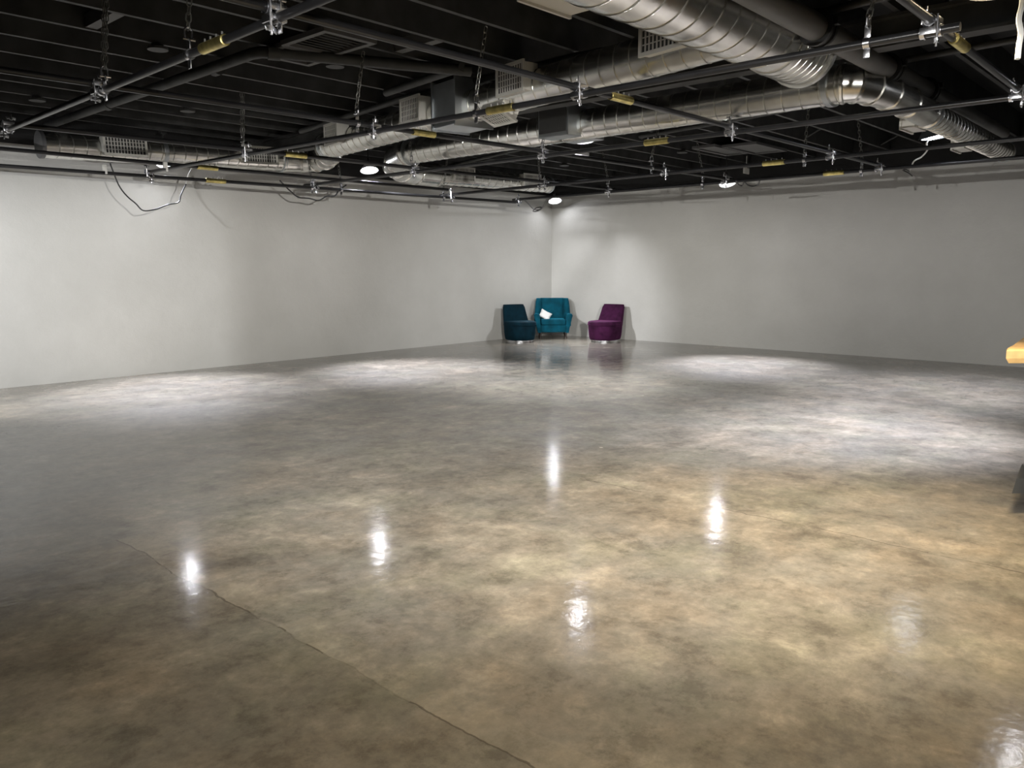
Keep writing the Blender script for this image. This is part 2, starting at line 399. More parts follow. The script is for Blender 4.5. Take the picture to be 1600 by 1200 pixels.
def register(parent, c, along, n, w, h, depth, bars=8, ledge=True):
    """supply register: sheet collar out of the duct side, white frame, slotted grille"""
    c = V(c); n = V(n).normalized(); a = V(along).normalized(); a = (a-n*a.dot(n)).normalized(); u = n.cross(a)
    if u.z < 0: u = -u
    b = new(); box(b, c-n*depth/2, (w, h, depth), (a, u, n)); rb = obj('register_collar', b, 'register', parent, smooth=False)
    b = new(); t = .03
    for s in (-1, 1):
        box(b, c+n*.006+a*(s*(w/2)), (t, h+t, .02), (a, u, n)); box(b, c+n*.006+u*(s*(h/2)), (w-t, t, .02), (a, u, n))
    obj('register_frame', b, 'register', rb, smooth=False)
    b = new(); box(b, c+n*.002, (w-t, h-t, .002), (a, u, n)); obj('register_opening', b, 'slot', rb, smooth=False)
    b = new()
    for k in range(bars):
        box(b, c+n*.006+a*(-w/2+t+(w-2*t)*(k+.5)/bars), ((w-2*t)/bars*.35, h-t, .006), (a, u, n))
    for k in (-1, 0, 1): box(b, c+n*.004+u*(k*h*.22), (w-t, .008, .004), (a, u, n))
    obj('grille', b, 'register', rb, smooth=False)

# duct beside the left wall that turns and runs to the trunk
R1 = .16
ZD = 3.16
A = aty(62, 226, -.75); Bc = aty(440, 250, -.85); C_ = at(512, 229, ZD); E_ = at(1000, 92, ZD)
dA = (Bc-A).normalized(); dE = (E_-C_).normalized()
End = C_ + dE*((-9.02-C_.y)/dE.y)
t = thing('supply_duct', 'round silver duct along the left wall, elbowed toward the big trunk duct', 'duct', A)
b = new(); duct_run(b, [A, Bc], R1, .16); obj('straight_run', b, 'duct', t)
b = new(); x, y, d = basis(dA); loft(b, [circ(A-d*.015, x, y, R1+.006, 28), circ(A+d*.03, x, y, R1+.006, 28)]); o = obj('end_cap', b, 'grey_pipe', t); o['label'] = 'dark grey end cap'
b = new(); elbow(b, [Bc-dA*.05]+bez(Bc, Bc+dA*1.0, C_, 5)+[C_+dE*.05], R1+.012); obj('elbow', b, 'duct', t)
b = new(); duct_run(b, [C_, End], R1, .17); obj('straight_run', b, 'duct', t)
collar(t, Bc-dA*.02, dA, R1+.01); collar(t, C_+dE*.04, dE, R1+.01)
collar(t, A+dA*1.5, dA, R1)
def on(p, q, px, ref=None):     # point of axis p-q seen at column px
    lo, hi = 0., 1.
    def col_(w):
        d = w-CAM; return 800+F_PX*d.dot(rt)/d.dot(fw)
    s = 1 if col_(q) > col_(p) else -1
    for _ in range(40):
        m = (lo+hi)/2
        if (col_(p.lerp(q, m))-px)*s < 0: lo = m
        else: hi = m
    return p.lerp(q, lo)
nA = V((dA.y, -dA.x, 0)).normalized()
for px in (185, 394):
    p = on(A, Bc, px); register(t, p+nA*.24+V((0, 0, .02)), dA, nA, .52, .22, .14, 12)
nE = V((dE.y, -dE.x, 0)); nE = nE if nE.x < 0 else -nE; nE.normalize()
for px, w in ((545, .36), (671, .38), (830, .38), (1068, .40)):
    p = on(C_, End, px); register(t, p+nE*.24+V((0, 0, .06)), dE, nE, w, .24, .16, 9)
p = on(C_, End, 722)
b = new(); ax = (dE, nE, V((0, 0, 1))); box(b, p+V((0, 0, .02)), (.42, .44, .44), ax, .008); mb = obj('damper_box', b, 'sheet', t, smooth=False)
for s in (-1, 1):
    b = new(); box(b, p+dE*(s*.215)+V((0, 0, .02)), (.02, .47, .47), ax); obj('flange', b, 'sheet', mb, smooth=False)
p = on(C_, End, 790)
register(t, p+nE*.10+V((0, 0, -.2)), dE, (nE+V((0, 0, -2.2))), .34, .2, .1, 8)

# trunk
R3 = .245
T0, T1 = at(1000, -34, 3.18), at(1248, 76, 3.18)
dT = (T1-T0).normalized(); dT.z = 0; dT.normalize(); T0 = T1 - dT*5.5; T1 = T1 + dT*.06
t = thing('trunk_duct', 'widest silver spiral duct entering from the top, capped at its far end', 'duct', T1)
b = new(); duct_run(b, [T0, T1-dT*.5], R3, .19, 40, .25, .005); obj('straight_run', b, 'duct', t)
b = new(); duct_run(b, [T1-dT*.5, T1], R3+.010, .085, 40, 0, .005); obj('end_section', b, 'duct', t)
b = new(); x, y, d = basis(dT); loft(b, [circ(T1-d*.02, x, y, R3+.03, 36), circ(T1+d*.02, x, y, R3+.03, 36)]); obj('end_rim', b, 'duct', t)
nT = V((-dT.y, dT.x, 0)); nT = nT if nT.y > 0 else -nT
pq = T1 - dT*2.55
register(t, pq+nT*.36+V((0, 0, -.04)), dT, nT, .42, .26, .2, 10)

# far duct: corner run, corner elbow, run past the hanging box, elbow to the right wall
P = [aty(857, 289, -.85), at(680, 274, 3.17), at(640, 238, ZD), at(1318, 131, 3.07), at(1448, 178, 2.97), at(1570, 238, 2.97)]
d0 = (P[1]-P[0]).normalized(); d1 = (P[3]-P[2]).normalized(); dR = (P[5]-P[4]).normalized()
t = thing('supply_duct', 'long round silver duct from the far corner, through a hanging box, to the right wall', 'duct', P[0])
b = new(); duct_run(b, [P[0], P[1]], R1, .2); obj('straight_run', b, 'duct', t)
b = new(); x, y, d = basis(d0); loft(b, [circ(P[0]-d*.015, x, y, R1+.006, 28), circ(P[0]+d*.03, x, y, R1+.006, 28)]); obj('end_cap', b, 'sheet', t)
b = new(); elbow(b, [P[1]-d0*.05]+bez(P[1], P[1]+d0*1.45, P[2], 5)+[P[2]+d1*.05], R1+.035); obj('elbow', b, 'duct', t)
b = new(); duct_run(b, [P[2], P[3]], R1, .17); obj('straight_run', b, 'duct', t)
b = new(); elbow(b, [P[3]-d1*.05]+bez(P[3], P[3]+d1*.22, P[4], 5)+[P[4]+dR*.05], [.155, .155, .15, .142, .134, .128, .125, .125]); obj('elbow', b, 'duct', t)
b = new(); duct_run(b, [P[4], P[5]], .12, .13); obj('straight_run', b, 'duct', t)
collar(t, P[2]+d1*.04, d1, R1+.02); collar(t, P[3]-d1*.1, d1, R1+.004); collar(t, P[4]+dR*.04, dR, .126, .04, .008); collar(t, P[5]-dR*.03, dR, .122, .03, .006)
n0 = V((0, -1, 0))
for px in (714, 820):
    p = on(P[0], P[1], px); register(t, p+n0*.2+V((0, 0, .03)), d0, n0, .5, .24, .12, 12)
p = on(P[2], P[3], 893)
ax = (d1, V((d1.y, -d1.x, 0)), V((0, 0, 1)))
b = new(); box(b, p+V((0, 0, .03)), (.46, .6, .34), ax, .008); mb = obj('hanging_box', b, 'sheet', t, smooth=False)
nn = ax[1] if ax[1].x < 0 else -ax[1]
b = new(); box(b, p+nn*.304+V((0, 0, .04)), (.42, .008, .27), ax); box(b, p+nn*.309-d1*.12+V((0, 0, -.03)), (.09, .006, .05), ax)
pb = obj('access_panel', b, 'panel', mb, smooth=False); pb['label'] = 'dark access panel on the box side'
nR = V((0, 1, 0))
for px in (1452, 1525):
    p = on(P[4], P[5]+dR*.5, px); register(t, p+nR*.19+V((0, 0, -.03)), dR, nR, .36, .18, .12, 10)

# charcoal drain pipe with black couplings
q0, q1 = at(1205, 4, 3.15), at(1560, 205, 3.33)
dq = (q1-q0).normalized()
b = new(); cyl(b, q0-dq*2.5, q1+dq*.3, .088, 28)
t = tag(obj('drain_pipe', b, 'grey_pipe', at_=q0), 'thick charcoal grey painted pipe with black couplings beside the trunk duct at right', 'pipe')
for px in (1278, 1388, 1448):
    p = on(q0, q1, px); b = new(); x, y, d = basis(dq)
    loft(b, [circ(p+d*s, x, y, r, 28) for s, r in ((-.06, .095), (-.06, .12), (-.03, .12), (-.03, .11), (.03, .11), (.03, .12), (.06, .12), (.06, .095))])
    box(b, p+V((0, -.125, .03)), (.05, .04, .05)); o = obj('coupling', b, 'band', t); o['label'] = 'black coupling ring'

# ------------------------------------------------------------------ rigging pipe grid
ZX, ZY, PR = 2.848, 2.797, .0235
HP = 2.822
def rig(a, c, label, couplers=(), r=PR):
    b = new(); cyl(b, a, c, r, 14)
    o = tag(obj('rigging_pipe', b, 'pipe', at_=a), label, 'pipe', 'black rigging pipes')
    d = (c-a).normalized()
    for px in couplers:
        p = on(a, c, px); x, y, _ = basis(d); s = y if y.z > 0 else -y
        b = new(); loft(b, [circ(p+d*q, x, y, rr, 16) for q, rr in ((-.14, r+.002), (-.138, r+.008), (.138, r+.008), (.14, r+.002))])
        cp = obj('coupler', b, 'zinc', o); cp['label'] = 'yellow zinc coupler sleeve'
        for q in (-.105, -.035, .035, .105):
            b = new(); cyl(b, p+d*q+s*(r+.006), p+d*q+s*(r+.026), .007, 6); obj('set_screw', b, 'chain', cp)
    return o
def ext(a, c, ea, ec): d = (c-a).normalized(); return a-d*ea, c+d*ec
def hz(p, z): return V((p.x, p.y, z))
LX = {}; LY = {}
spec = [('P0', (0, 248), (803, 309), 1.2, .05, (337,), 'black rigging pipe lowest along the left wall, nearest that wall'),
        ('Pb', (200, 254), (700, 299), 3., .0, (324,), 'black rigging pipe paired just inside the one along the left wall'),
        ('P1', (0, 197), (955, 298), .9, .12, (462,), 'black rigging pipe parallel to left wall, second span out from it'),
        ('P2', (20, 118), (1140, 283), .9, .12, (662,), 'black rigging pipe parallel to left wall, through the middle of the grid'),
        ('P3', (380, 10), (1377, 262), 1., .12, (970,), 'black rigging pipe parallel to left wall, starting at the bright top clamp'),
        ('P4', (1395, -5), (1596, 150), 1.2, 3.8, (1499,), 'shiny black rigging pipe steeply crossing the top right corner')]
for k, a, c, ea, ec, cp, lab in spec:
    z = 2.742 if k == 'P0' else ZX
    a, c = ext(hz(at(*a, HP), z), hz(at(*c, HP), z), ea, ec); LX[k] = (a, c); rig(a, c, lab, cp)
spec = [('QA', (0, 203), (500, -8), .9, 1.5, (334,), 'black rigging pipe nearest the camera, rising to the bright top clamp'),
        ('QB', (242, 264), (1488, 36), .05, .04, (782,), 'black cross pipe from the left wall passing in front of the square duct box'),
        ('QC', (479, 287), (1596, 145), .06, 1., (1026,), 'black cross pipe passing under the ceiling lamp and right below the hanging box'),
        ('QD', (691, 303), (1600, 212), .06, 1., (1209,), 'black cross pipe second from the right wall'),
        ('QE', (805, 310), (1600, 242), .06, 1., (1303,), 'black cross pipe nearest to and along the right wall')]
for k, a, c, ea, ec, cp, lab in spec:
    a, c = ext(hz(at(*a, HP), ZY), hz(at(*c, HP), ZY), ea, ec); LY[k] = (a, c); rig(a, c, lab, cp)
def cross(p, q):
    a, c = LX[p]; e, g = LY[q]
    d = c-a; h = g-e; den = d.x*h.y-d.y*h.x
    s = ((e.x-a.x)*h.y-(e.y-a.y)*h.x)/den
    return V((a.x+d.x*s, a.y+d.y*s, 0))
XN_ = {'P0': 'the left wall pipe', 'P1': 'the second long pipe', 'P2': 'the middle long pipe', 'P3': 'the fourth long pipe', 'P4': 'the steep top right pipe'}
YN_ = {'QA': 'the nearest cross pipe', 'QB': 'the duct box cross pipe', 'QC': 'the hanging box cross pipe', 'QD': 'the second last cross pipe', 'QE': 'the right wall pipe'}
proto_clamp = None
def clamp_at(p, q):
    """swivel clamp: a split jaw round each pipe, two bolts with wing nuts"""
    global proto_clamp
    w = cross(p, q); lab = 'silver swivel clamp where %s meets %s' % (XN_[p].replace('the ', ''), YN_[q].replace('the ', ''))
    if p == 'P0':
        t = thing('pipe_clamp', lab, 'clamp', (w.x, w.y, 2.775), PI, 'silver pipe clamps')
    else:
        t = thing('pipe_clamp', lab, 'clamp', (w.x, w.y, HP), 0, 'silver pipe clamps')
    if proto_clamp is None:
        proto_clamp = t; dz = .0255
        for ax, z in ((V((1, 0, 0)), dz), (V((0, 1, 0)), -dz)):
            b = new()
            o_ = ax*.0
            for s in (-1, 1):
                x, y, d = basis(ax)
                r1, r2 = PR+.001, PR+.009
                loft(b, [circ(V((0, 0, z))+ax*(s*.042-.012), x, y, r1, 16), circ(V((0, 0, z))+ax*(s*.042-.012), x, y, r2, 16), circ(V((0, 0, z))+ax*(s*.042+.012), x, y, r2, 16), circ(V((0, 0, z))+ax*(s*.042+.012), x, y, r1, 16)], cap=False)
            sd = V((0, 0, 1)).cross(ax)
            box(b, V((0, 0, z))+sd*(PR+.014), (.1 if ax.x else .012, .012 if ax.x else .1, .036), None, .003)
            box(b, V((0, 0, z))-sd*(PR+.014), (.1 if ax.x else .012, .012 if ax.x else .1, .036), None, .003)
            obj('jaw', b, 'chrome', t, local=True)
        for s, e in ((-1, (-.045, -.04)), (1, (.05, .046))):
            b = new(); x0, y0 = e
            lo_, hi_ = (-.115, .05) if s < 0 else (-.05, .125)
            cyl(b, (x0, y0, lo_), (x0, y0, hi_), .0065, 8); bo = obj('bolt', b, 'chrome', t, local=True)
            b = new(); zz = lo_+.03 if s < 0 else hi_-.04
            cyl(b, (x0, y0, zz-.012), (x0, y0, zz+.012), .014, 6)
            for g in (-1, 1): box(b, (x0+g*.026, y0+g*.01, zz-.004*s*-1), (.034, .006, .024), (V((1, .3, -.25*g)).normalized(), V((-.3, 1, 0)).normalized(), V((.25*g, 0, 1)).normalized()), .002)
            obj('wing_nut', b, 'chrome', bo, local=True)
    else:
        for ch in list(proto_clamp.children):
            c = ch.copy(); col.objects.link(c); c.parent = t
            for g in ch.children:
                d = g.copy(); col.objects.link(d); d.parent = c
    return w
for p, q in [('P1', 'QA'), ('P2', 'QA'), ('P3', 'QA'), ('P0', 'QB'), ('P1', 'QB'), ('P2', 'QB'), ('P3', 'QB'), ('P4', 'QB'), ('P0', 'QC'), ('P1', 'QC'), ('P2', 'QC'), ('P3', 'QC'), ('P4', 'QC'),
             ('P0', 'QD'), ('P1', 'QD'), ('P2', 'QD'), ('P3', 'QD'), ('P0', 'QE'), ('P1', 'QE'), ('P2', 'QE'), ('P3', 'QE')]:
    clamp_at(p, q)

def link_ring(bm, c, t, s, L=.052, W=.030, r=.0048):
    """one oval chain link in the plane of t (long) and s (wide)"""
    pts = []
    hl, hw = L/2-W/2, W/2
    for k in range(14):
        a = 2*PI*k/14; pts.append(V(c) + t*(math.sin(a)*hw + (hl if math.sin(a) >= 0 else -hl)) + s*(math.cos(a)*hw))
    tube(bm, pts, r, 5, closed=True)
def chain(line, px, label, bright=False, double=False):
    a, c = line; p = on(a, c, px); d = (c-a).normalized()
    y = min(jy, key=lambda q: abs(q-p.y)); top = V((p.x, p.y + max(-.12, min(.12, y-p.y)), ZJ))
    t = thing('hanging_chain', label, 'chain', (p.x, p.y, ZJ), 0, 'chains holding the pipe grid')
    z0 = p.z+.14
    bot = V((p.x, p.y, z0)); e = (bot-top); n = max(3, int(e.length/.043)); tdir = e.normalized(); s1, s2, _ = basis(tdir)
    b = new()
    for dd in ((-.018, .018) if double else (0.,)):
        for k in range(n): link_ring(b, top+e*((k+.5)/n)+s1*dd, tdir, s1 if k % 2 else s2)
    obj('links', b, 'chain', t)
    # bow shackle and a strap round the pipe
    b = new(); sh = V((0, 0, 1)); w = V((d.y, -d.x, 0)).normalized()
    pts = [bot+V((0, 0, -.055))-w*.02, bot+V((0, 0, -.02))-w*.022, bot+V((0, 0, .0))-w*.02, bot+V((0, 0, .014)), bot+V((0, 0, .0))+w*.02, bot+V((0, 0, -.02))+w*.022, bot+V((0, 0, -.055))+w*.02]
    tube(b, spline(pts, 4), .007, 6); cyl(b, bot+V((0, 0, -.055))-w*.04, bot+V((0, 0, -.055))+w*.034, .007, 8)
    obj('shackle', b, 'chrome', t)
    b = new(); x, yy, _ = basis(d)
    loft(b, [circ(p+d*q, x, yy, rr, 16) for q, rr in ((-.018, PR+.001), (-.018, PR+.008), (.018, PR+.008), (.018, PR+.001))], cap=False)
    box(b, p+V((0, 0, PR+.035)), (.036, .008, .07), (d, w, V((0, 0, 1))), .002); box(b, p-V((0, 0, PR+.03)), (.036, .008, .05), (d, w, V((0, 0, 1))), .002)
    obj('pipe_strap', b, 'chrome', t)
for ln, px, lab, kw in [(LY['QA'], 165, 'double chain at the upper left beside the clamp with a blue bolt', dict(double=True)), (LY['QA'], 296, 'chain at the upper left just left of a yellow coupler', {}),
    (LY['QA'], 437, 'chain above the brightest clamp at the top', {}), (LX['P1'], 380, 'chain above the left duct at its second register', dict(double=True)), (LX['P2'], 558, 'chain left of the middle clamp, above the duct elbow', {}),
    (LY['QB'], 744, 'long chain in front of the square duct box', {}), (LY['QC'], 848, 'chain in front of the hanging duct box left end', {}), (LX['P1'], 643, 'chain in front of the far duct corner elbow', {}),
    (LX['P3'], 1141, 'chain to the blue tinted clamp at mid right', {}), (LX['P2'], 1018, 'thin chain below the yellow coupler right of centre', {}), (LY['QD'], 1257, 'chain left of the clamp at the right, with a silver strap', {}),
    (LY['QE'], 1346, 'last chain on the pipe along the right wall', {}), (LY['QE'], 1098, 'chain on the right wall pipe, left of the far lamp', {}), (LY['QB'], 1355, 'short chain with a wide hanger strap at the top right', {}),
    (LY['QD'], 843, 'chain above the armchair pipe crossing in the far corner', {}), (LX['P0'], 487, 'short chain on the left wall pipe under the duct elbow', {}), (LX['P0'], 533, 'short chain on the left wall pipe left of the dish lamp', {}), (LX['P1'], 950, 'chain above the right wall pipe, right of the corner lamp', {}), (LX['P0'], 693, 'short chain on the left wall pipe below the far duct', {})]:
    chain(ln, px, lab, **kw)

# ------------------------------------------------------------------ lamps
def spot(parent, loc, aim, energy, size, blend, color, r=.05, nm='lamp_light'):
    ld = bpy.data.lights.new(nm, 'SPOT'); ld.energy = energy; ld.spot_size = math.radians(size); ld.spot_blend = blend
    ld.color = color; ld.shadow_soft_size = r
    o = bpy.data.objects.new(nm, ld); col.objects.link(o)
    root = V(parent['_o']); o.parent = parent; o.location = V(loc)-root
    o.rotation_euler = (V(aim)-V(loc)).to_track_quat('-Z', 'Y').to_euler(); return o
COOL = (.95, .96, 1.); LAV = (.84, .86, 1.); WARM = (1., .80, .50)
def dish_lamp(loc, tilt, label, beams, bulb='bulb', R=.135, name='dish_lamp'):
    loc = V(loc); ax = V(tilt).normalized()            # ax: where the dish opens to
    t = thing(name, label, 'lamp', loc, 0, 'dish lamps')
    b = new(); o = loc
    prof = [(.03, -.135), (.036, -.12), (.075, -.085), (.112, -.045), (R, 0), (R+.006, .004), (R, -.004), (.108, -.05), (.07, -.09), (.028, -.125)]
    lathe(b, [(r, z) for r, z in prof], o, ax, 28); obj('reflector', b, 'dish', t)
    b = new(); lathe(b, [(.0, .0), (.03, -.004), (.046, -.03), (.042, -.055), (.024, -.085), (.022, -.11), (0, -.11)], o, ax, 18); obj('bulb', b, bulb, t)
    b = new(); cyl(b, o-ax*.125, o-ax*.2, .026, 12); sk = obj('socket', b, 'socket', t)
    b = new(); topp = o-ax*.2; cyl(b, topp, (topp.x, topp.y, ZJ if topp.z < ZJ-.03 else topp.z+.05), .011, 8); box(b, (topp.x, topp.y, ZJ-.012), (.08, .08, .024)); obj('hanger', b, 'socket', sk, smooth=False)
    for aim, en, size, bl, c, *rr in beams: spot(t, o+ax*.012, aim, en, size, bl, c, rr[0] if rr else .05)
    return t
def d_(a, bb): return V(bb)-V(a)
L1 = (-6.28, -1.46, 3.06); L2 = (-.40, -.42, 2.98); L3 = (-1.47, -5.11, 2.96); L4 = (-6.06, -5.51, 3.12); L5 = (-9.05, -.42, 3.02)
L6 = (-6.11, -10.65, 3.0); L7 = (-9.17, -10.70, 3.03)
dish_lamp(L1, (-.12, -.28, -1), 'glowing dish lamp left of centre, under the duct elbow', [((-6.4, -2.6, 0), 2100, 66, 1., LAV), ((0, -1.35, .85), 1550, 38, .7, COOL, .12)])
dish_lamp(L2, (-.25, -.35, -1), 'glowing dish lamp in the far corner above the armchair', [((-1.8, -2.0, 0), 900, 52, 1., COOL)])
dish_lamp(L3, (-.3, -.35, -1), 'glowing dish lamp by the right wall near dangling wire', [((-2.5, -6.0, 0), 2300, 58, 1., LAV), ((-2.2, 0, .8), 480, 64, .9, COOL, .15)])
dish_lamp(L4, (-.1, -.1, -1), 'glowing lamp tucked beneath the hanging duct box', [((-5.7, -4.9, 0), 850, 84, 1., COOL)])
dish_lamp(L5, (-.15, -.5, -1), 'dish lamp mostly hidden behind the left duct', [((-9.6, -1.75, 0), 1900, 66, 1., LAV)])
dish_lamp(L6, (0, .2, -1), 'dish lamp just outside the right edge of view', [((-6.6, -8.9, 0), 2300, 74, 1., LAV)])
dish_lamp(L7, (0, 0, -1), 'warm glowing dish lamp cut by the top edge at right', [((-9.9, -10.3, 0), 650, 92, 1., WARM)], 'bulb_warm')
dish_lamp((-12.9, -10.3, 3.0), (0, 0, -1), 'added dish lamp overhead, unseen above the top edge of view', [((-12.3, -10.2, 0), 250, 165, .9, (1., .86, .64))])  # extra unseen lamp, added to brighten the near floor
# shop light beside the right hand duct
a, c = at(1452, 218, 3.06), at(1488, 209, 3.06)
md = (a+c)/2; ed = (c-a).normalized(); sd = V((ed.y, -ed.x, 0)).normalized()
t = thing('shop_light', 'grey hooded shop light with a bright white tube beside the right duct', 'lamp', md)
b = new()
for q in (-1, 1): pass
ring = [(-.10, 0), (-.05, .12), (.05, .12), (.10, 0), (.094, 0), (.045, .112), (-.045, .112), (-.094, 0)]
loft(b, [[md+ed*(s*.28)+sd*x+V((0, 0, z)) for x, z in ring] for s in (-1, 1)])
for s in (-1, 1): box(b, md+ed*(s*.28)+V((0, 0, .06)), (.008, .12, .12), (ed, sd, V((0, 0, 1))))
obj('hood', b, 'sheet', t, smooth=False)
b = new(); cyl(b, a+V((0, 0, .012)), c+V((0, 0, .012)), .024, 12); obj('tube', b, 'tube', t)
for s in (-1, 1):
    b = new(); cyl(b, md+ed*(s*.2)+V((0, 0, .12)), V((md.x+ed.x*s*.2, md.y+ed.y*s*.2, ZJ)), .006, 6); obj('suspension_wire', b, 'chain', t)
spot(t, md-V((0, 0, .02)), (-3.4, -9.1, 0), 1200, 84, 1., LAV, .05)
# small glowing disc past the hanging box
p = at(905, 243, 3.30)
b = new(); lathe(b, [(0, .0), (.15, .0), (.16, .02), (.16, .05), (.0, .05)], p-V((0, 0, .02)))
t = tag(obj('glowing_disc', b, 'dish', at_=p), 'small glowing disc beyond the lamp of the hanging box', 'lamp')
b = new(); lathe(b, [(0, -.004), (.12, -.004), (.13, .0), (0, .0)], p-V((0, 0, .022))); obj('lens', b, 'lens', t)
b = new(); cyl(b, p+V((0, 0, .03)), V((p.x, p.y, ZJ)), .012, 8); obj('stem', b, 'socket', t)

# unseen floods added for fill: one flap-cut on the left wall, two behind camera
def flood(loc, aim, label, beams, door=None, hood=None):
    loc = V(loc); d = (V(aim)-loc).normalized(); h = V((d.x, d.y, 0)).normalized(); pr = V((h.y, -h.x, 0)); ax = (h, pr, V((0, 0, 1)))
    t = thing('fill_flood', label, 'lamp', loc, 0, 'added fill lamps')
    b = new(); box(b, loc-h*.10, (.12, .24, .18), ax, .01); obj('housing', b, 'socket', t, smooth=False)
    b = new(); cyl(b, loc-h*.12+V((0, 0, .08)), V((loc.x-h.x*.12, loc.y-h.y*.12, ZJ)), .012, 8); obj('hanger', b, 'socket', t)
    if door is not None:
        de = V((door[0]-loc.x, door[1]-loc.y, 0)).normalized(); p2 = V((de.y, -de.x, 0))
        b = new(); box(b, loc+de*.55+p2*.3, (.006, .6, .8), (de, p2, V((0, 0, 1)))); obj('light_flap', b, 'socket', t, smooth=False)  # plate added to cut the upright light edge on the left wall
        b = new(); cyl(b, loc-h*.04+V((0, 0, .1)), loc+de*.55+p2*.2+V((0, 0, .3)), .008, 8); obj('flap_arm', b, 'socket', t)
    if hood:
        b = new(); box(b, loc+h*.40+V((0, 0, .40*hood+.10)), (.006, .9, .20), ax); box(b, loc+h*.17+V((0, 0, .40*hood+.2)), (.46, .9, .006), ax); obj('hood', b, 'socket', t, smooth=False)  # plates added to keep the fill beam off the ceiling
    for am, en, size, bl, c, r in beams: spot(t, loc, am, en, size, bl, c, r)
flood((-13.35, -2.9, 2.6), (-10.3, 0, .35), 'added unseen flood lamp beyond the left edge, with a flap to shape its light', [((-10.3, 0, .2), 700, 90, .9, (.97, .98, 1.), .015)], (-7.88, 0))
flood((-13.2, -14.2, 2.5), (-4.5, 0, .9), 'added unseen flood lamp behind the viewer, filling the left wall', [((-4.5, 0, .5), 4700, 62, .9, (1., .97, .92), .03)], hood=.034)
flood((-16.6, -9.0, 2.5), (0, -6., .9), 'added unseen flood lamp behind the viewer, filling the right wall', [((0, -6.5, .5), 2900, 62, .9, (1., .98, .94), .03)], hood=.034)

# ------------------------------------------------------------------ cables
def cable(pts, r, label, m='cable', cat='cable', k=6):
    b = new(); s = spline(pts, k); tube(b, s, r, 6)
    return tag(obj('cable', b, m, at_=pts[0]), label, cat)
yw = -.9
cable([aty(x, y, yw) for x, y in [(172, 255), (176, 266), (186, 290), (198, 306), (212, 318), (224, 329), (243, 327), (262, 320), (279, 316), (283, 304), (291, 287)]], .009, 'black cable looping low in front of the left wall, below the left duct')
cable([aty(x, y, yw-.02) for x, y in [(291, 287), (294, 275), (299, 265), (302, 258)]], .011, 'short bright white cable end joining the loop on the left wall', 'white_cable')
cable([aty(x, y, -.95) for x, y in [(437, 282), (443, 288), (452, 297), (466, 308), (483, 310), (498, 313), (510, 307), (523, 306), (530, 297), (541, 289)]], .011, 'black cable sagging from the left wall pipe left of the dish lamp')
cable([at(x, y, 2.70) for x, y in [(819, 312), (826, 319), (834, 327), (842, 328), (846, 324), (838, 325), (833, 330), (839, 330), (846, 326), (851, 318), (855, 311)]], .011, 'black cable knotted in a bow left of the corner lamp')
cable([at(x, y, 2.72) for x, y in [(1150, 283), (1155, 289), (1160, 290), (1163, 284), (1168, 289), (1176, 291), (1184, 289), (1187, 283)]], .010, 'black wire curling on the right wall beside the far lamp')
cable([at(1452, 217, 3.05), at(1448, 224, 3.0), at(1449, 234, 2.95), at(1440, 245, 2.9), at(1428, 252, 2.85), at(1424, 262, 2.82), at(1421, 268, 2.78)], .010, 'pale wire dropping from the shop light to the right wall pipe', 'white_cable')
cable([at(1421, 268, 2.78), at(1416, 265, 2.78), at(1411, 266, 2.78), at(1419, 270, 2.76), at(1425, 275, 2.74)], .008, 'frayed black wire end at the right wall pipe below shop light')
wc = [at(x, y, 2.86) for x, y in [(1594, -10)]]
w0 = at(1592, 0, 2.95); dd = (w0-CAM).dot(fw)
def dep(px, py): rr = ray(px, py); return CAM + rr*(dd/rr.dot(fw))
cable([dep(x, y) for x, y in [(1598, -30), (1597, 5), (1592, 30), (1595, 52), (1592, 72), (1590, 92)]], .014, 'thick white cable end dangling at the upper right corner', 'white_cable')
for px, py, lab in [(163, 262, 'small white clip on the left wall pipe at far left'), (258, 258, 'small white clip on the pipe end above the left wall, left of the yellow couplers')]:
    p = at(px, py, 2.78); b = new(); box(b, p, (.05, .03, .07), None, .006); box(b, p+V((.02, 0, -.05)), (.02, .025, .05), None, .004)
    tag(obj('cable_clip', b, 'white_cable', at_=p), lab, 'clip')
b = new(); p = at(1166, 267, 3.2); box(b, p, (.2, .02, .1), None, .004); cyl(b, p+V((0, 0, .05)), V((p.x, p.y, ZJ)), .006, 6)
tag(obj('hanging_tag', b, 'register', at_=p), 'small pale rectangular plate hanging above the far lamp', 'plate')

